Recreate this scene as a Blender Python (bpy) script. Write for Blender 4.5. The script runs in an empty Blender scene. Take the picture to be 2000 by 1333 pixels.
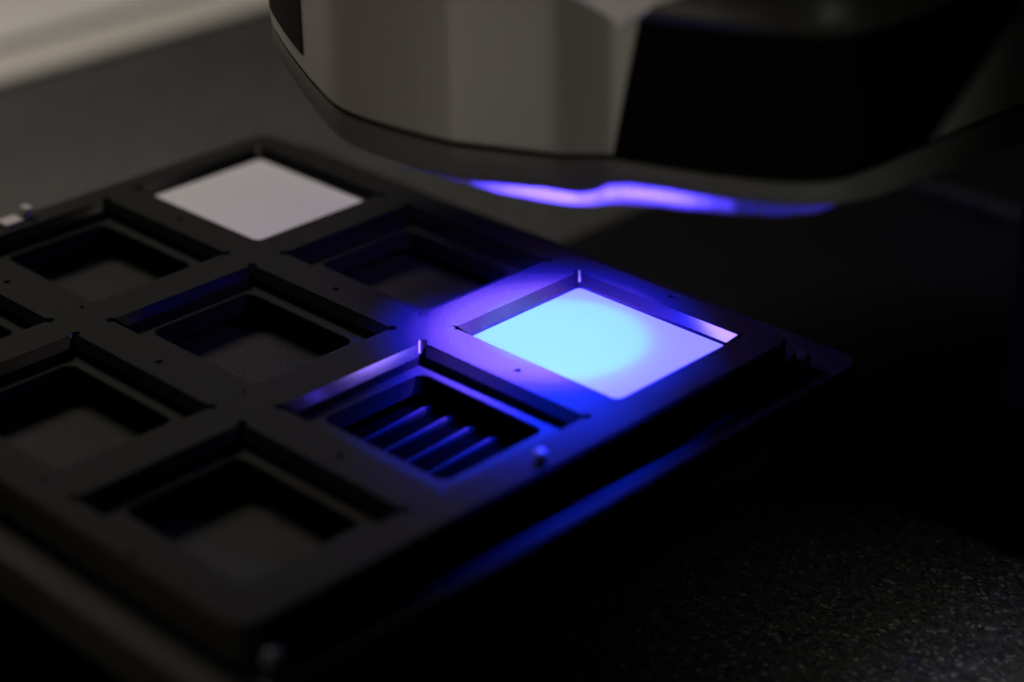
import bpy, bmesh, math, random
from mathutils import Vector, Matrix

# ------------------------------------------------------------------ units
# One "pitch" of the tray (distance between two wells) is 60 mm.  All
# coordinates below are in pitches and are turned into metres by S.
S = 0.06
random.seed(4)
scene = bpy.context.scene
col = scene.collection

# ------------------------------------------------------------------ camera
cam_d = bpy.data.cameras.new('camera')
cam = bpy.data.objects.new('camera', cam_d)
col.objects.link(cam)
rx = Vector((0.71183, 0.70227, -0.01041))
ry = Vector((-0.31023, 0.32768, 0.89241))
rz = Vector((0.63012, -0.63201, 0.45111))
rz.normalize(); rx = ry.cross(rz).normalized(); ry = rz.cross(rx)
M = Matrix((rx, ry, rz)).transposed().to_4x4()
M.translation = Vector((7.0343, -5.4311, 3.4347)) * S
cam.matrix_world = M
cam_d.sensor_width = 36.0
cam_d.lens = 71.95
cam_d.clip_start = 0.01
cam_d.clip_end = 50
cam_d.dof.use_dof = True
cam_d.dof.focus_distance = 7.85 * S
cam_d.dof.aperture_fstop = 4.8
cam_d.dof.aperture_blades = 9
scene.camera = cam

# ------------------------------------------------------------------ world, view
w = bpy.data.worlds.new('World')
scene.world = w
w.use_nodes = True
bg = w.node_tree.nodes['Background']
bg.inputs[0].default_value = (0.9, 0.95, 1.0, 1)
bg.inputs[1].default_value = 0.0004
scene.view_settings.view_transform = 'Standard'
scene.view_settings.look = 'None'
scene.view_settings.exposure = 0
scene.view_settings.gamma = 1


def area_lamp(name, loc, target, sx, sy, power, color, spread=180):
    d = bpy.data.lights.new(name, 'AREA')
    d.shape = 'RECTANGLE'
    d.size = sx * S; d.size_y = sy * S
    d.energy = power; d.color = color
    d.spread = math.radians(spread)
    o = bpy.data.objects.new(name, d)
    col.objects.link(o)
    o.location = Vector(loc) * S
    o.rotation_euler = (Vector(target) - Vector(loc)).to_track_quat('-Z', 'Y').to_euler()
    return o


# room light from the far left, high up
area_lamp('room_light', (-7.5, 0.9, 10.5), (0.3, -0.9, 0), 5, 5, 1.2, (1.0, 0.93, 0.84), 110)
# unseen panel added low in front of the stage, mirrored in the scan head
area_lamp('front_fill', (2.45, -6.2, -0.3), (2.45, -0.8, 1.1), 2.0, 1.7, 0.015, (1.0, 0.9, 0.78), 50)
# unseen weak fill added far to the right to lift the nose of the head
area_lamp('side_fill', (8.5, -2.6, 1.0), (3.2, -0.2, 1.0), 0.6, 0.6, 0.0013, (0.95, 1.0, 0.93), 14)
# unseen fill added off to the right to lift the near right table corner
area_lamp('table_fill', (5.3, 0.0, 0.3), (4.55, -0.05, -1.0), 0.4, 0.4, 0.013, (1.0, 0.98, 0.94), 72)


# ------------------------------------------------------------------ materials
def mat(name, color, rough=0.5, metal=0.0, spec=0.5, noise=0.0, nscale=40, bump=0.0, bscale=400,
        rough_var=0.0):
    m = bpy.data.materials.new(name)
    m.use_nodes = True
    nt = m.node_tree
    b = nt.nodes['Principled BSDF']
    b.inputs['Base Color'].default_value = (*color, 1)
    b.inputs['Roughness'].default_value = rough
    b.inputs['Metallic'].default_value = metal
    b.inputs['Specular IOR Level'].default_value = spec
    tc = nt.nodes.new('ShaderNodeTexCoord')
    if noise or rough_var:
        n = nt.nodes.new('ShaderNodeTexNoise')
        n.inputs['Scale'].default_value = nscale
        n.inputs['Detail'].default_value = 6
        nt.links.new(tc.outputs['Object'], n.inputs['Vector'])
        if noise:
            mr = nt.nodes.new('ShaderNodeMapRange')
            mr.inputs[1].default_value = 0.3; mr.inputs[2].default_value = 0.7
            mr.inputs[3].default_value = 1 - noise; mr.inputs[4].default_value = 1 + noise
            nt.links.new(n.outputs['Fac'], mr.inputs[0])
            mx = nt.nodes.new('ShaderNodeVectorMath'); mx.operation = 'SCALE'
            mx.inputs[0].default_value = color
            nt.links.new(mr.outputs[0], mx.inputs['Scale'])
            nt.links.new(mx.outputs[0], b.inputs['Base Color'])
        if rough_var:
            mr2 = nt.nodes.new('ShaderNodeMapRange')
            mr2.inputs[1].default_value = 0.3; mr2.inputs[2].default_value = 0.7
            mr2.inputs[3].default_value = rough - rough_var; mr2.inputs[4].default_value = rough + rough_var
            nt.links.new(n.outputs['Fac'], mr2.inputs[0])
            nt.links.new(mr2.outputs[0], b.inputs['Roughness'])
    if bump:
        n2 = nt.nodes.new('ShaderNodeTexNoise')
        n2.inputs['Scale'].default_value = bscale
        n2.inputs['Detail'].default_value = 4
        nt.links.new(tc.outputs['Object'], n2.inputs['Vector'])
        bp = nt.nodes.new('ShaderNodeBump')
        bp.inputs['Strength'].default_value = bump
        bp.inputs['Distance'].default_value = 0.0006
        nt.links.new(n2.outputs['Fac'], bp.inputs['Height'])
        nt.links.new(bp.outputs[0], b.inputs['Normal'])
    return m


def table_material():
    m = bpy.data.materials.new('speckled_bench')
    m.use_nodes = True
    nt = m.node_tree
    b = nt.nodes['Principled BSDF']
    tc = nt.nodes.new('ShaderNodeTexCoord')
    v = nt.nodes.new('ShaderNodeTexVoronoi'); v.inputs['Scale'].default_value = 980
    n = nt.nodes.new('ShaderNodeTexNoise'); n.inputs['Scale'].default_value = 1400; n.inputs['Detail'].default_value = 5
    n3 = nt.nodes.new('ShaderNodeTexNoise'); n3.inputs['Scale'].default_value = 9; n3.inputs['Detail'].default_value = 3
    for k in (v, n, n3):
        nt.links.new(tc.outputs['Object'], k.inputs['Vector'])
    sep = nt.nodes.new('ShaderNodeSeparateColor')
    nt.links.new(v.outputs['Color'], sep.inputs[0])
    r = nt.nodes.new('ShaderNodeValToRGB')
    e = r.color_ramp.elements
    e[0].position = 0.0; e[0].color = (0.013, 0.0125, 0.0112, 1)
    e[1].position = 1.0; e[1].color = (0.15, 0.145, 0.13, 1)
    k = e.new(0.55); k.color = (0.038, 0.037, 0.033, 1)
    k = e.new(0.9); k.color = (0.055, 0.053, 0.048, 1)
    nt.links.new(sep.outputs[0], r.inputs[0])
    mr = nt.nodes.new('ShaderNodeMapRange')
    mr.inputs[1].default_value = 0.3; mr.inputs[2].default_value = 0.7
    mr.inputs[3].default_value = 0.45; mr.inputs[4].default_value = 1.55
    nt.links.new(n.outputs['Fac'], mr.inputs[0])
    mr3 = nt.nodes.new('ShaderNodeMapRange')
    mr3.inputs[1].default_value = 0.3; mr3.inputs[2].default_value = 0.7
    mr3.inputs[3].default_value = 0.8; mr3.inputs[4].default_value = 1.2
    nt.links.new(n3.outputs['Fac'], mr3.inputs[0])
    mm = nt.nodes.new('ShaderNodeMath'); mm.operation = 'MULTIPLY'
    nt.links.new(mr.outputs[0], mm.inputs[0]); nt.links.new(mr3.outputs[0], mm.inputs[1])
    sc = nt.nodes.new('ShaderNodeVectorMath'); sc.operation = 'SCALE'
    nt.links.new(r.outputs[0], sc.inputs[0]); nt.links.new(mm.outputs[0], sc.inputs['Scale'])
    nt.links.new(sc.outputs[0], b.inputs['Base Color'])
    b.inputs['Roughness'].default_value = 0.6
    bp = nt.nodes.new('ShaderNodeBump'); bp.inputs['Strength'].default_value = 0.5
    bp.inputs['Distance'].default_value = 0.0004
    nt.links.new(n.outputs['Fac'], bp.inputs['Height'])
    nt.links.new(bp.outputs[0], b.inputs['Normal'])
    return m


MAT = dict(
    anod=mat('black_anodised_aluminium', (0.014, 0.0135, 0.0115), 0.58, spec=0.05, noise=0.16, nscale=1100, bump=0.45, bscale=2600, rough_var=0.06),
    polished=mat('polished_black_edge', (0.006, 0.006, 0.0055), 0.13, spec=0.5, noise=0.15, nscale=90),
    stage=mat('dark_stage_coat', (0.019, 0.0185, 0.016), 0.6, spec=0.06, noise=0.2, nscale=50, bump=0.3, bscale=900),
    deep=mat('matt_black_coat', (0.008, 0.008, 0.008), 0.7, spec=0.2, noise=0.1),
    rib=mat('black_ribbed_polymer', (0.0045, 0.0045, 0.0045), 0.6, spec=0.04, noise=0.1, bump=0.1),
    tile=mat('white_ceramic', (0.72, 0.69, 0.68), 0.35, noise=0.02, nscale=25),
    body=mat('warm_grey_paint', (0.28, 0.267, 0.23), 0.45, spec=0.6, noise=0.04, nscale=30, bump=0.06, bscale=1800),
    skirt=mat('grey_plastic', (0.10, 0.096, 0.086), 0.5, spec=0.3, noise=0.05, nscale=30, bump=0.1, bscale=1500),
    dark=mat('dark_side_cover', (0.008, 0.0075, 0.006), 0.6, spec=0.04, noise=0.08, bump=0.08, bscale=1500),
    brow=mat('charcoal_plastic', (0.035, 0.033, 0.028), 0.4, spec=0.3, noise=0.08),
    void=mat('velvet_black', (0.0005, 0.0005, 0.0005), 0.8, spec=0.0),
    shadeblack=mat('matt_black_shade', (0.0035, 0.0035, 0.0035), 0.7, spec=0.08, noise=0.1),  # near-black that carries the shade under the head
    black=mat('black_window', (0.002, 0.002, 0.002), 0.6, spec=0.02),
    steel=mat('brushed_steel', (0.62, 0.60, 0.58), 0.28, metal=1.0, noise=0.08, nscale=200),
    nylon=mat('pale_nylon', (0.62, 0.60, 0.57), 0.4, noise=0.05),
    bolt=mat('dull_bolt_plastic', (0.05, 0.05, 0.055), 0.35, spec=0.3, noise=0.1),
    pin=mat('dull_steel_pin', (0.22, 0.26, 0.30), 0.3, noise=0.1),
    pad=mat('pale_pink_pad', (0.42, 0.36, 0.34), 0.6, noise=0.15, nscale=300),
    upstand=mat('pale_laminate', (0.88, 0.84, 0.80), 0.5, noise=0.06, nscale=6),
    step=mat('beige_laminate', (0.70, 0.66, 0.60), 0.5, noise=0.06, nscale=6),
    bench=table_material(),
)
MAT['polished'].node_tree.nodes['Principled BSDF'].inputs['IOR'].default_value = 2.4
# violet translucent light shroud under the head
m = bpy.data.materials.new('translucent_shroud'); m.use_nodes = True
nt = m.node_tree
pb = nt.nodes['Principled BSDF']
pb.inputs['Base Color'].default_value = (0.06, 0.055, 0.08, 1); pb.inputs['Roughness'].default_value = 0.5
tl = nt.nodes.new('ShaderNodeBsdfTranslucent'); tl.inputs[0].default_value = (0.75, 0.72, 0.75, 1)
mx = nt.nodes.new('ShaderNodeMixShader'); mx.inputs[0].default_value = 0.6
nt.links.new(pb.outputs[0], mx.inputs[1]); nt.links.new(tl.outputs[0], mx.inputs[2])
nt.links.new(mx.outputs[0], nt.nodes['Material Output'].inputs[0])
MAT['shroud'] = m
# sample tile: violet lamp light on it put in as even emission
m = mat('emissive_tile', (0.001, 0.03, 0.5), 0.5, spec=0.03)
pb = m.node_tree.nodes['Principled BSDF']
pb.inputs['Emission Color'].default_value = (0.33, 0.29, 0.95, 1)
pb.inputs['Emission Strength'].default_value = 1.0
MAT['emissive'] = m
m = mat('lens_glass', (0.5, 0.4, 0.9), 0.05)
pb = m.node_tree.nodes['Principled BSDF']
pb.inputs['Emission Color'].default_value = (0.36, 0.22, 1.0, 1)
pb.inputs['Emission Strength'].default_value = 11.5
MAT['lens'] = m


# ------------------------------------------------------------------ helpers
def link(name, me, parent=None, smooth=False):
    o = bpy.data.objects.new(name, me)
    col.objects.link(o)
    o.parent = parent
    if smooth:
        for p in me.polygons:
            p.use_smooth = True
    return o


def finish(bm, name, material, parent=None, smooth=False, angle=None, recalc=True):
    bmesh.ops.remove_doubles(bm, verts=bm.verts, dist=1e-6)
    if recalc:
        bmesh.ops.recalc_face_normals(bm, faces=bm.faces)
    if angle is not None:
        for f in bm.faces:
            f.smooth = True
        for e in bm.edges:
            if len(e.link_faces) == 2 and e.calc_face_angle(0) > math.radians(angle):
                e.smooth = False
    me = bpy.data.meshes.new(name)
    bm.to_mesh(me); bm.free()
    me.materials.append(MAT[material])
    return link(name, me, parent, smooth)


def thing(name, label, cat, loc=(0, 0, 0), group=None):
    o = bpy.data.objects.new(name, None)
    o.empty_display_size = 0.01
    col.objects.link(o)
    o.location = Vector(loc) * S
    o['label'] = label; o['category'] = cat
    if group:
        o['group'] = group
    return o


def tag(o, label, cat, group=None):
    o['label'] = label; o['category'] = cat
    if group:
        o['group'] = group


def V(bm, x, y, z):
    return bm.verts.new((x * S, y * S, z * S))


def ring(bm, pts, z):
    return [V(bm, p[0], p[1], z) for p in pts]


def loop_edges(bm, vs):
    out = []
    for i in range(len(vs)):
        a, b = vs[i], vs[(i + 1) % len(vs)]
        e = bm.edges.get((a, b)) or bm.edges.new((a, b))
        out.append(e)
    return out


def bridge(bm, a, b, close=True):
    n = len(a)
    for i in range(n if close else n - 1):
        j = (i + 1) % n
        bm.faces.new((a[i], a[j], b[j], b[i]))


def fill(bm, loops):
    es = []
    for l in loops:
        es += loop_edges(bm, l)
    bmesh.ops.triangle_fill(bm, use_beauty=True, use_dissolve=False, edges=es)


def rrect(x0, x1, y0, y1, r, n=6):
    pts = []
    for cx, cy, a0 in ((x1 - r, y1 - r, 0), (x0 + r, y1 - r, 90), (x0 + r, y0 + r, 180), (x1 - r, y0 + r, 270)):
        for k in range(n + 1):
            a = math.radians(a0 + 90 * k / n)
            pts.append((cx + r * math.cos(a), cy + r * math.sin(a)))
    return pts


def eared(x0, x1, y0, y1, r, o=0.0, n=9, front_round=False):
    """rectangle with a round relief of radius r at each corner, grown by o"""
    x0 -= o; x1 += o; y0 -= o; y1 += o
    pts = []
    for cx, cy, a0 in ((x1, y1, -90), (x0, y1, 0), (x0, y0, 90), (x1, y0, 180)):
        if front_round and a0 == 180:
            q = 0.035
            for k in range(n + 1):
                a = math.radians(270 + 90 * k / n)
                pts.append((cx - q + q * math.cos(a), cy + q + q * math.sin(a)))
            continue
        for k in range(n + 1):
            a = math.radians(a0 + 270 * k / n)
            pts.append((cx + r * math.cos(a), cy + r * math.sin(a)))
    return pts


def circle(cx, cy, r, n=14):
    return [(cx + r * math.cos(2 * math.pi * k / n), cy + r * math.sin(2 * math.pi * k / n)) for k in range(n)]


def lathe(bm, cx, cy, prof, n=20):
    """prof: list of (r, z); closes at r == 0"""
    rings = []
    for r, z in prof:
        rings.append([V(bm, cx, cy, z)] if r == 0 else ring(bm, circle(cx, cy, r, n), z))
    for a, b in zip(rings, rings[1:]):
        if len(a) == 1 and len(b) == 1:
            continue
        if len(a) == 1:
            for i in range(n): bm.faces.new((a[0], b[(i + 1) % n], b[i]))
        elif len(b) == 1:
            for i in range(n): bm.faces.new((a[i], a[(i + 1) % n], b[0]))
        else:
            bridge(bm, a, b)


def slab(bm, pts_fn, z0, z1, c=0.006):
    """solid slab of outline pts_fn(offset) between z0 and z1 with chamfered rims"""
    a = ring(bm, pts_fn(-c), z0); b = ring(bm, pts_fn(0), z0 + c)
    d = ring(bm, pts_fn(0), z1 - c); e = ring(bm, pts_fn(-c), z1)
    bridge(bm, a, b); bridge(bm, b, d); bridge(bm, d, e)
    bm.faces.new(list(reversed(a))); bm.faces.new(e)


def box(bm, x0, x1, y0, y1, z0, z1, c=0.006):
    slab(bm, lambda o: [(x0 - o, y0 - o), (x1 + o, y0 - o), (x1 + o, y1 + o), (x0 - o, y1 + o)], z0, z1, c)


# ------------------------------------------------------------------ table
TZ = -1.0
bm = bmesh.new()
vs = [V(bm, x, y, TZ) for x, y in ((-14, -14), (14, -14), (14, 14), (-14, 14))]
bm.faces.new(vs)
table = finish(bm, 'table', 'bench')
table['kind'] = 'structure'

# pale stepped upstand at the far left of the table
up = thing('bench_upstand', 'pale blurred stepped upstand along the far left edge of the table', 'upstand', (0, 0, 0))
bm = bmesh.new(); box(bm, -4.60, -4.07, -6, 10, TZ, TZ + 0.05, 0.02); finish(bm, 'step', 'step', up)
bm = bmesh.new(); box(bm, -7.6, -4.66, -6, 10, TZ, TZ + 0.085, 0.03); finish(bm, 'back_panel', 'upstand', up)

# ------------------------------------------------------------------ stage under the tray
PX, PY, WX, WY = 1.0, 0.854, 0.83, 0.691
TX0, TX1, TY0, TY1 = -0.127, 2.985, -2.505, 0.128
LED, PB, FL = -0.070, -0.148, -0.202
CH, CD = 0.030, 0.034          # width and depth of the chamfer round every well
stage = thing('motorised_stage', 'dark flat stage plate sticking out below the sample tray', 'stage', (1.4, -1.1, TZ))
so = Vector((1.4, -1.1, TZ)) * S


def setloc(o, parent_off):
    o.location = -parent_off
    return o


bm = bmesh.new()
of = lambda o: rrect(-0.24 - o, 3.115 + o, -2.655 - o, 0.40 + o, 0.10 + o)
pocket = rrect(-0.02, 2.87, -2.43, 0.02, 0.03)
a = ring(bm, of(-0.008), -0.15); b = ring(bm, of(0), -0.158); d = ring(bm, of(0), -0.30); e = ring(bm, of(-0.008), -0.308)
p1 = ring(bm, pocket, -0.15); p2 = ring(bm, pocket, FL)
bridge(bm, a, b); bridge(bm, b, d); bridge(bm, d, e); bm.faces.new(e); bridge(bm, p1, p2); bm.faces.new(p2)
fill(bm, [a, p1])
setloc(finish(bm, 'stage_plate', 'stage', stage), so)
bm = bmesh.new()
slab(bm, lambda o: rrect(0.25 - o, 2.6 + o, -2.1 - o, 0.0 + o, 0.1 + o), TZ + 0.001, -0.309)
setloc(finish(bm, 'pedestal', 'deep', stage), so)


def socket_screw(parent, off, x, y, z, r=0.035, hgt=0.05, material='steel', name='screw'):
    bm = bmesh.new()
    lathe(bm, x, y, [(0, z), (r, z), (r, z + hgt * 0.8), (r * 0.85, z + hgt), (r * 0.5, z + hgt),
                     (r * 0.45, z + hgt * 0.5), (0, z + hgt * 0.5)])
    return setloc(finish(bm, name, material, parent, angle=35), off)


# round headed corner bolts on the stage plate with a bent spring clip
for (x, y) in ((2.995, 0.150), (3.045, -2.44), (-0.185, -2.55)):
    bm = bmesh.new()
    lathe(bm, x, y, [(0, -0.149), (0.045, -0.149), (0.047, -0.138), (0.018, -0.134), (0.018, -0.118), (0.030, -0.114), (0.038, -0.098), (0.034, -0.078),
                     (0.02, -0.066), (0, -0.062)])
    bolt = setloc(finish(bm, 'corner_bolt', 'bolt', stage, angle=50), so)
    bm = bmesh.new()
    box(bm, x - 0.065, x + 0.065, y - 0.075, y - 0.048, -0.149, -0.134, 0.003)
    box(bm, x - 0.075, x - 0.0655, y - 0.075, y - 0.048, -0.149, -0.115, 0.003)
    finish(bm, 'spring_clip', 'bolt', bolt)

# ------------------------------------------------------------------ sample tray
tray = thing('sample_tray', 'black anodised tray with nine rectangular stepped wells on the stage', 'tray', (1.4, -1.1, -0.15))
to = Vector((1.4, -1.1, -0.15)) * S
bm = bmesh.new()
ot = lambda o: rrect(TX0 - o, TX1 + o, TY0 - o, TY1 + o, 0.09 + o, 8)
a = ring(bm, ot(-0.010), 0); b = ring(bm, ot(0), -0.010); d = ring(bm, ot(0), PB)
bridge(bm, a, b); bridge(bm, b, d)
tops = [a]; bottoms = [d]
for i in range(3):
    for j in range(3):
        x0 = i * PX; y1 = -j * PY
        R = (x0, x0 + WX, y1 - WY, y1)
        fr = (i, j) in ((0, 0), (2, 0))
        e_top = eared(*R, 0.020, 0.0, front_round=fr); e_in = eared(*R, 0.020, -CH, front_round=fr)
        w0 = ring(bm, e_top, 0); w1 = ring(bm, e_top, -0.002)
        w2 = ring(bm, e_in, -CD); w3 = ring(bm, e_in, PB)
        bridge(bm, w0, w1); bridge(bm, w2, w3)
        tops.append(w0); bottoms.append(w3)
        cb = bmesh.new()
        bridge(cb, ring(cb, e_top, -0.002), ring(cb, e_in, -CD))
        cb.faces.ensure_lookup_table()
        for q in range(20, 29):                       # relief at the left corner is matt
            cb.faces[q].material_index = 1
        co = setloc(finish(cb, 'well_chamfer', 'polished', tray, angle=20), to)
        co.data.materials.append(MAT['anod'])
holes = [(i * PX + 0.415, y) for i in range(3) for y in (0.083, -0.772, -1.626, -2.47)]
for hx, hy in holes:
    h0 = ring(bm, circle(hx, hy, 0.015), 0); h1 = ring(bm, circle(hx, hy, 0.012), -0.004); h2 = ring(bm, circle(hx, hy, 0.012), -0.06)
    bridge(bm, h0, h1); bridge(bm, h1, h2); bm.faces.new(h2)
    tops.append(h0)
fill(bm, tops); fill(bm, bottoms)
setloc(finish(bm, 'tray_plate', 'anod', tray, angle=28), to)
# the ledge of every well, with its offset window
for i in range(3):
    for j in range(3):
        x0 = i * PX; y1 = -j * PY
        bm = bmesh.new()
        g = 0.0015
        outer = rrect(x0 + CH + g, x0 + WX - CH - g, y1 - WY + CH + g, y1 - CH - g, 0.004, 2)
        inner = lambda o: rrect(x0 + 0.075 - o, x0 + 0.705 + o, y1 - 0.565 - o, y1 - 0.080 + o, 0.04, 6)
        a = ring(bm, outer, LED); b = ring(bm, inner(0.004), LED); b2 = ring(bm, inner(0), LED - 0.004)
        d = ring(bm, inner(0), PB); e = ring(bm, outer, PB)
        fill(bm, [a, b]); bridge(bm, b, b2); bridge(bm, b2, d); bridge(bm, a, e); fill(bm, [d, e])
        setloc(finish(bm, 'well_ledge', 'anod', tray, angle=30), to)
# locating pin at the right edge: slim stem with a round tip
bm = bmesh.new()
lathe(bm, 2.93, -1.185, [(0, -0.001), (0.014, -0.001), (0.014, 0.012), (0, 0.012)])
pin = setloc(finish(bm, 'locating_pin', 'anod', tray, angle=60), to)
bm = bmesh.new()
lathe(bm, 2.93, -1.185, [(0, 0.0122), (0.015, 0.014), (0.023, 0.020), (0.025, 0.028), (0.022, 0.036), (0.013, 0.043), (0, 0.045)])
finish(bm, 'pin_head', 'pin', pin, angle=60)
# knurled clamp screw and pale pad at the left edge
bm = bmesh.new()
prof = [(0, -0.001), (0.019, -0.001), (0.019, 0.03)]
lathe(bm, -0.085, -1.20, prof + [(0, 0.03)])
for k in (-1, 1):
    box(bm, -0.085 + k * 0.015 - 0.012, -0.085 + k * 0.015 + 0.012, -1.20 - 0.019, -1.20 + 0.019, 0.0305, 0.048, 0.005)
setloc(finish(bm, 'clamp_screw', 'nylon', tray), to)
bm = bmesh.new()
box(bm, -0.118, -0.035, -1.335, -1.245, 0.001, 0.016, 0.004)
setloc(finish(bm, 'clamp_pad', 'pad', tray), to)


# ------------------------------------------------------------------ tiles in the wells
def tile(name, i, j, th, material, label, cat):
    x0 = i * PX; y1 = -j * PY
    g = CH + 0.004
    z0 = LED + 0.0005
    bm = bmesh.new()
    cx, cy = x0 + WX / 2, y1 - WY / 2
    slab(bm, lambda o: [(x - cx, y - cy) for x, y in rrect(x0 + g - o, x0 + WX - g + o, y1 - WY + g - o, y1 - g + o, 0.03 + o, 5)], 0, th, 0.004)
    o = finish(bm, name, material, None, angle=30)
    o.location = Vector((cx, cy, z0)) * S
    tag(o, label, cat)
    return o


tile('white_tile', 0, 0, 0.026, 'tile', 'plain white ceramic tile lying in the back corner well of the tray', 'tile')
tile('glowing_tile', 2, 0, 0.026, 'emissive', 'glowing violet and cyan tile under the lamp in the right corner well', 'tile')

# ribbed insert in the well in front of the glowing tile
ins = thing('ribbed_insert', 'black ribbed insert at the bottom of the well nearest the glowing tile', 'insert', (2.36, -1.15, FL))
io = Vector((2.36, -1.15, FL)) * S
bm = bmesh.new()
box(bm, 2.05, 2.73, -1.44, -0.90, FL + 0.0005, FL + 0.010, 0.003)
setloc(finish(bm, 'insert_base', 'void', ins), io)
for k in range(5):
    x = 2.145 + 0.113 * k
    bm = bmesh.new()
    rows = []
    n = 8
    for y, sc_ in ((-0.945, 0.0), (-0.952, 0.6), (-0.97, 0.9), (-1.0, 1.0), (-1.15, 0.7), (-1.38, 0.25), (-1.395, 0.0)):
        rows.append([V(bm, x + 0.017 * sc_ * math.cos(math.pi * q / n), y, FL + 0.0102 + 0.026 * sc_ * math.sin(math.pi * q / n)) for q in range(n + 1)])
    for r0, r1 in zip(rows, rows[1:]):
        bridge(bm, r0, r1, close=False)
    setloc(finish(bm, 'rib', 'rib', ins, angle=50), io)

# ------------------------------------------------------------------ scan head
SEAM = [(0.779, -0.515), (1.115, -0.702), (1.407, -0.847), (1.708, -0.982), (1.861, -0.996), (2.103, -0.974), (2.283, -0.939), (2.613, -0.779), (2.748, -0.659), (2.939, -0.593), (3.109, -0.533), (3.264, -0.46), (3.371, -0.383), (3.438, -0.279), (3.457, -0.108), (3.462, 0.127), (3.474, 0.417), (3.494, 0.704)]
BACK = [(3.6, 1.6), (3.2, 2.4), (2.2, 2.9), (1.2, 2.7), (0.6, 1.9), (0.35, 0.9), (0.42, 0.1), (0.60, -0.31)]
SZ, TOPZ = 0.89, 2.9


def rounded(poly, frac=0.36, tight=(), tfrac=0.12, n=4):
    """closed polyline with rounded corners; corners in tight stay crisp"""
    out = []
    N = len(poly)
    for i in range(N):
        p0, p, p1 = (Vector(poly[i - 1]), Vector(poly[i]), Vector(poly[(i + 1) % N]))
        f = tfrac if i in tight else frac
        a = p + (p0 - p) * f; b = p + (p1 - p) * f
        for k in range(n + 1):
            t = k / n
            q = a * (1 - t) ** 2 + p * 2 * t * (1 - t) + b * t * t
            out.append((q.x, q.y))
    return out


def offset_poly(pts, d):
    """grow a counter-clockwise closed outline by d"""
    out = []
    N = len(pts)
    for i in range(N):
        a = Vector(pts[i - 1]); b = Vector(pts[(i + 1) % N])
        t = (b - a)
        if t.length < 1e-9:
            out.append(pts[i]); continue
        t.normalize()
        out.append((pts[i][0] + t.y * d, pts[i][1] - t.x * d))
    return out


body_out = rounded(SEAM + BACK, tight=(2, 6, 7, 8), tfrac=0.13)
NS = len(SEAM) * 5                       # points of the front part
head = thing('scan_head', 'large grey instrument head with black window hanging over the glowing tile', 'scan head', (2.0, 1.8, TZ))
ho = Vector((2.0, 1.8, TZ)) * S
bm = bmesh.new()
lv = []
for z, o in ((SZ, -0.012), (SZ + 0.012, 0.0), (SZ + 0.4, 0.0), (TOPZ - 0.2, 0.0), (TOPZ - 0.06, -0.05), (TOPZ, -0.18)):
    lv.append(ring(bm, offset_poly(body_out, o), z))
for p, q in zip(lv, lv[1:]):
    bridge(bm, p, q)
bm.faces.new(lv[-1])
setloc(finish(bm, 'housing', 'body', head, angle=24), ho)
# dark shadow-gap strip between housing and skirt
bm = bmesh.new()
g0 = ring(bm, offset_poly(body_out, -0.03), SZ - 0.012); g1 = ring(bm, offset_poly(body_out, -0.03), SZ + 0.03)
bridge(bm, g0, g1)
setloc(finish(bm, 'seam_gasket', 'dark', head, angle=30), ho)
# skirt below the seam: vertical band whose lower edge dips, then steps up at the nose
#      x,     y,      z of skirt edge, z of shroud edge
KEYS = [(1.115, -0.702, 0.790, 0.785), (1.407, -0.847, 0.780, 0.775), (1.675, -0.961, 0.768, 0.762), (1.969, -0.979, 0.760, 0.748), (2.158, -0.959, 0.755, 0.738),
        (2.302, -0.925, 0.752, 0.730), (2.469, -0.844, 0.754, 0.706), (2.590, -0.780, 0.758, 0.698), (2.630, -0.752, 0.752, 0.694), (2.665, -0.727, 0.744, 0.690),
        (2.705, -0.690, 0.752, 0.689), (2.754, -0.652, 0.782, 0.700), (2.830, -0.625, 0.795, 0.708), (2.937, -0.587, 0.796, 0.718), (3.109, -0.528, 0.795, 0.732),
        (3.264, -0.453, 0.794, 0.742), (3.370, -0.372, 0.795, 0.756), (3.434, -0.263, 0.790, 0.778), (3.452, -0.085, 0.768, 0.766), (3.458, 0.146, 0.750, 0.742),
        (3.474, 0.417, 0.738, 0.733)]


def resample(pts, n):
    N = len(pts)
    L = [0.0]
    for i in range(N):
        L.append(L[-1] + (Vector(pts[(i + 1) % N]) - Vector(pts[i])).length)
    out = []
    k = 0
    for s_ in range(n):
        t = L[-1] * s_ / n
        while L[k + 1] < t: k += 1
        f = (t - L[k]) / max(L[k + 1] - L[k], 1e-9)
        q = Vector(pts[k % N]).lerp(Vector(pts[(k + 1) % N]), f)
        out.append((q.x, q.y))
    return out


NB = 420
sk = resample(body_out, NB)
kidx = [(min(range(NB), key=lambda i: (sk[i][0] - k[0]) ** 2 + (sk[i][1] - k[1]) ** 2), k[2], k[3]) for k in KEYS]


def edge_z(i, which):
    if i <= kidx[0][0]: return kidx[0][which]
    if i >= kidx[-1][0]: return kidx[-1][which]
    for a_, b_ in zip(kidx, kidx[1:]):
        if a_[0] <= i <= b_[0]:
            f = (i - a_[0]) / max(b_[0] - a_[0], 1)
            f = f * f * (3 - 2 * f)
            return a_[which] + (b_[which] - a_[which]) * f


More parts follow.
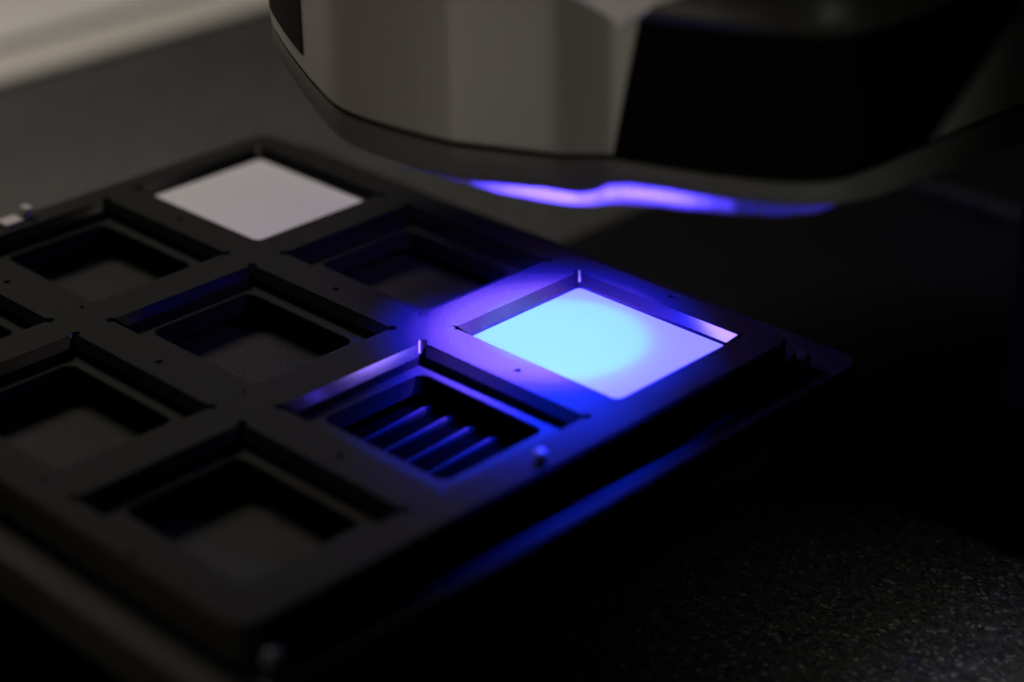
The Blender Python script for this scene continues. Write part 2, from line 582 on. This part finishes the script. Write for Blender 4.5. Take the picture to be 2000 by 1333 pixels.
ZB = [edge_z(i, 1) for i in range(NB)]
ZS = [edge_z(i, 2) for i in range(NB)]
sk0 = offset_poly(sk, -0.003); sk1 = offset_poly(sk, -0.009); sk2 = offset_poly(sk, -0.026)
bm = bmesh.new()
lv = [[V(bm, *sk1[i], SZ - 0.012) for i in range(NB)], [V(bm, *sk0[i], SZ - 0.020) for i in range(NB)],
      [V(bm, *sk0[i], ZB[i] + 0.014) for i in range(NB)], [V(bm, *sk1[i], ZB[i] + 0.003) for i in range(NB)],
      [V(bm, *sk2[i], ZB[i]) for i in range(NB)], [V(bm, *sk2[i], 0.86) for i in range(NB)]]
for p, q in zip(lv, lv[1:]):
    bridge(bm, p, q)
setloc(finish(bm, 'skirt', 'skirt', head, angle=35), ho)
# violet translucent light shroud showing below the front of the skirt
i0, i1 = kidx[3][0], kidx[-4][0]
sh0 = offset_poly(sk, -0.028); sh1 = offset_poly(sk, -0.036)
bm = bmesh.new()
lv = [[V(bm, *sh0[i], ZB[i] + 0.02) for i in range(i0, i1 + 1)], [V(bm, *sh0[i], ZS[i] + 0.004) for i in range(i0, i1 + 1)],
      [V(bm, *sh1[i], ZS[i]) for i in range(i0, i1 + 1)]]
for p, q in zip(lv, lv[1:]):
    bridge(bm, p, q, close=False)
setloc(finish(bm, 'light_shroud', 'shroud', head, angle=40), ho)
# underside plate with the lens barrel
UZ = 0.83
bm = bmesh.new()
u = ring(bm, offset_poly(sk, -0.024), UZ)
bm.faces.new(u)
setloc(finish(bm, 'underside', 'deep', head), ho)
LX, LY = 2.25, -0.475
LR = 0.34
bm = bmesh.new()
lathe(bm, 2.27, -0.38, [(LR + 0.01, UZ - 0.001), (LR + 0.07, UZ - 0.001), (LR + 0.07, 0.76), (LR + 0.055, 0.75), (LR + 0.02, 0.75), (LR + 0.008, 0.775)], 40)
lb = setloc(finish(bm, 'lens_barrel', 'deep', head, angle=40), ho)
bm = bmesh.new()
lathe(bm, 2.27, -0.38, [(LR + 0.007, 0.776), (LR * 0.75, 0.768), (LR * 0.4, 0.762), (0, 0.76)], 40)
finish(bm, 'lens', 'lens', lb, smooth=True)

# black window wrapped round the front, with slanted ends
front = resample(body_out, 900)


def nearest_idx(p):
    return min(range(900), key=lambda i: (front[i][0] - p[0]) ** 2 + (front[i][1] - p[1]) ** 2)


def outline_at(s, off):
    i = int(math.floor(s)) % 900; f = s - math.floor(s)
    p = Vector(front[i]).lerp(Vector(front[(i + 1) % 900]), f)
    a = Vector(front[(i - 4) % 900]); b = Vector(front[(i + 5) % 900])
    t = (b - a).normalized()
    return (p.x + t.y * off, p.y - t.x * off)


def wrap_panel(bm, s0b, s1b, s0t, s1t, z0, z1, off0, off1, n=40, mrows=6):
    """solid curved panel following the housing between off0 and off1"""
    fr, bk = [], []
    for r in range(mrows + 1):
        t = r / mrows
        z = z0 + (z1 - z0) * t
        sa = s0b + (s0t - s0b) * t; sb = s1b + (s1t - s1b) * t
        fr.append([V(bm, *outline_at(sa + (sb - sa) * k / n, off1), z) for k in range(n + 1)])
        bk.append([V(bm, *outline_at(sa + (sb - sa) * k / n, off0), z) for k in range(n + 1)])
    for r in range(mrows):
        for k in range(n):
            bm.faces.new((fr[r][k], fr[r][k + 1], fr[r + 1][k + 1], fr[r + 1][k]))
        bm.faces.new((bk[r][0], fr[r][0], fr[r + 1][0], bk[r + 1][0]))
        bm.faces.new((fr[r][n], bk[r][n], bk[r + 1][n], fr[r + 1][n]))
    for k in range(n):
        bm.faces.new((bk[0][k], bk[0][k + 1], fr[0][k + 1], fr[0][k]))
        bm.faces.new((fr[mrows][k], fr[mrows][k + 1], bk[mrows][k + 1], bk[mrows][k]))


sL = nearest_idx((2.757, -0.655)); sLt = nearest_idx((2.85, -0.624))
sR = nearest_idx((3.462, 0.127)); sRt = nearest_idx((3.494, 0.704))
WT = 1.385
bm = bmesh.new()
wrap_panel(bm, sL, sR, sLt, sRt, SZ + 0.004, WT, -0.01, 0.014)
setloc(finish(bm, 'window', 'black', head, angle=30), ho)
bm = bmesh.new()
wrap_panel(bm, sR + 0.6, sR + 5, sRt + 0.6, sRt + 5, SZ + 0.02, WT, -0.01, 0.02, n=4)
setloc(finish(bm, 'window_trim', 'skirt', head, angle=30), ho)
# brow above the window
bm = bmesh.new()
n = 60
s0, s1 = sLt - 2, sRt + 6
rows = []
for z, o in ((WT + 0.002, -0.01), (WT + 0.002, 0.03), (WT + 0.02, 0.045), (WT + 0.06, 0.05), (WT + 0.16, 0.02), (WT + 0.24, -0.01)):
    rows.append([V(bm, *outline_at(s0 + (s1 - s0) * k / n, o), z) for k in range(n + 1)])
for p, q in zip(rows, rows[1:]):
    bridge(bm, p, q, close=False)
bm.faces.new([r[0] for r in rows]); bm.faces.new([r[n] for r in rows])
setloc(finish(bm, 'window_brow', 'brow', head, angle=40), ho)
# added pale wedge: housing highlight at the window's upper left put into colour
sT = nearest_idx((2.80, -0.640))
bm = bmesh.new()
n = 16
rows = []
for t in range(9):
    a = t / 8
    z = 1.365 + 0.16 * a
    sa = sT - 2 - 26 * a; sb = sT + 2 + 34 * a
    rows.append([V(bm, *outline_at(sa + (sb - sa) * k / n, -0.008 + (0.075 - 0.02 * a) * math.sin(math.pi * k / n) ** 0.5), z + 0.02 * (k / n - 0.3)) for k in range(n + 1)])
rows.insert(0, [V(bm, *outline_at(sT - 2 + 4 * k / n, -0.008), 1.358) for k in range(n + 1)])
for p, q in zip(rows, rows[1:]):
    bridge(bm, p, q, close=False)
setloc(finish(bm, 'corner_highlight', 'upstand', head, angle=60), ho)
# dark side cover on the left flank
sC0 = nearest_idx((0.47, -0.05)) ; sC1 = nearest_idx((1.375, -0.831))
bm = bmesh.new()
if sC0 > sC1: sC0 -= 900
wrap_panel(bm, sC0, sC1, sC0, sC1, SZ + 0.075, 2.6, -0.01, 0.006, n=40)
setloc(finish(bm, 'side_cover', 'dark', head, angle=30), ho)
# low guide rail on the table behind the head
bm = bmesh.new()
box(bm, 1.30, 2.9, 3.40, 3.52, TZ + 0.091, TZ + 0.16, 0.01)
box(bm, 1.50, 1.75, 3.36, 3.399, TZ + 0.091, TZ + 0.19, 0.01)
rail = finish(bm, 'guide_rail', 'stage')
tag(rail, 'dark guide rail lying on the base plate behind the instrument head', 'rail')
# column and foot that carry the head at the back
bm = bmesh.new()
slab(bm, lambda o: rrect(2.9 - o, 3.5 + o, 1.7 - o, 2.3 + o, 0.15 + o), TZ + 0.091, 0.829)
setloc(finish(bm, 'column', 'deep', head, angle=30), ho)
bm = bmesh.new()
slab(bm, lambda o: rrect(0.35 - o, 5.0 + o, 0.80 - o, 6.0 + o, 0.3 + o), TZ + 0.001, TZ + 0.09)  # widened and blackened to stand in for the shade under the head
setloc(finish(bm, 'foot_shade', 'shadeblack', head, angle=30), ho)


# ------------------------------------------------------------------ lamp of the head
def beam(name, loc, half, power, stops, radius, tilt=(0, 0), blend=0.6):
    d = bpy.data.lights.new(name, 'SPOT')
    d.spot_size = math.radians(half * 2)
    d.spot_blend = blend
    d.shadow_soft_size = radius * S
    d.energy = power
    d.color = (1, 1, 1)
    o = bpy.data.objects.new(name, d)
    col.objects.link(o)
    o.location = Vector(loc) * S
    o.rotation_euler = (math.radians(tilt[0]), math.radians(tilt[1]), 0)
    d.use_nodes = True
    nt = d.node_tree
    em = nt.nodes['Emission']
    tc = nt.nodes.new('ShaderNodeTexCoord')
    sx = nt.nodes.new('ShaderNodeSeparateXYZ')
    nt.links.new(tc.outputs['Normal'], sx.inputs[0])
    ab = nt.nodes.new('ShaderNodeMath'); ab.operation = 'ABSOLUTE'
    nt.links.new(sx.outputs[2], ab.inputs[0])
    ac = nt.nodes.new('ShaderNodeMath'); ac.operation = 'ARCCOSINE'
    nt.links.new(ab.outputs[0], ac.inputs[0])
    tn = nt.nodes.new('ShaderNodeMath'); tn.operation = 'TANGENT'
    nt.links.new(ac.outputs[0], tn.inputs[0])
    hf = nt.nodes.new('ShaderNodeMath'); hf.operation = 'MULTIPLY'; hf.inputs[1].default_value = 0.5
    nt.links.new(tn.outputs[0], hf.inputs[0])
    r = nt.nodes.new('ShaderNodeValToRGB')
    r.color_ramp.interpolation = 'EASE'
    e = r.color_ramp.elements
    e[0].position = stops[0][0] / 2; e[0].color = (*stops[0][1], 1)
    e[1].position = stops[-1][0] / 2; e[1].color = (*stops[-1][1], 1)
    for t, c_ in stops[1:-1]:
        k = e.new(t / 2); k.color = (*c_, 1)
    nt.links.new(hf.outputs[0], r.inputs[0])
    nt.links.new(r.outputs[0], em.inputs['Color'])
    em.inputs['Strength'].default_value = 1.0
    return o


# colour over tan(angle): bluish-white core, violet ring, deep blue skirt
LH = 0.735
beam('scan_lamp', (LX, LY, LH), 54, 9.5,
     [(0.0, (0.15, 0.085, 1.0)), (0.45, (0.16, 0.09, 1.0)), (0.53, (0.12, 0.055, 0.95)), (0.62, (0.035, 0.018, 0.75)), (0.72, (0.002, 0.004, 0.40)),
      (0.83, (0.0, 0.003, 0.16)), (0.91, (0.0, 0.001, 0.04)), (0.96, (0.0, 0.0, 0.0))], 0.02)
# narrow cyan spot added to tint a disc in the middle of the tile
beam('core_fill', (2.30, -0.41, LH), 30, 1.75,
     [(0.0, (0.0, 0.38, 0.5)), (0.20, (0.0, 0.41, 0.5)), (0.39, (0.0, 0.46, 0.5)), (0.47, (0.0, 0.0, 0.0)), (2.0, (0.0, 0.0, 0.0))], 0.012)
# unseen blue spot added under the head for a faint wash behind it
rr = beam('rear_fill', (2.2, 2.2, 0.75), 30, 0.12, [(0.0, (0.0, 0.01, 1.0)), (2.0, (0.0, 0.01, 1.0))], 0.02, blend=1.0)
rr.rotation_euler = Vector((-0.25, 1.2, -1.75)).to_track_quat('-Z', 'Y').to_euler()
# blue spots added near the front rim to spread blue over the rails
for lx, ly, pw, hf_, ax in ((2.46, -0.735, 2.4, 35, (0.03, -0.20, -0.70)), (2.70, -0.50, 1.5, 29, (0.0, -0.16, -0.70)), (2.72, -0.62, 1.5, 33, (0.0, -0.36, -0.70)),
                             (2.82, -0.33, 0.7, 24, (-0.10, -0.04, -0.70))):
    rd = beam('rim_fill', (lx, ly, 0.70), hf_, pw, [(0.0, (0.004, 0.03, 1.0)), (2.0, (0.004, 0.02, 1.0))], 0.02, blend=1.0)
    rd.rotation_euler = Vector(ax).to_track_quat('-Z', 'Y').to_euler()
# violet area lamps added behind the shroud to brighten it from inside
NL = 15
ia, ib = kidx[6][0] - 3, kidx[14][0]
inn = offset_poly(sk, -0.10)
for q in range(NL):
    i = int(ia + (ib - ia) * q / (NL - 1))
    zm = (ZB[i] + ZS[i]) / 2
    area_lamp('shroud_fill', (*inn[i], zm), (*sh0[i], zm + 0.006), 0.10, 0.03, 0.00045 * (0.25 if q in (0, NL - 1) else 0.5 if q in (1, NL - 2) else 0.8 if q in (2, NL - 3) else 1.0), (0.075, 0.045, 1.0), 50)
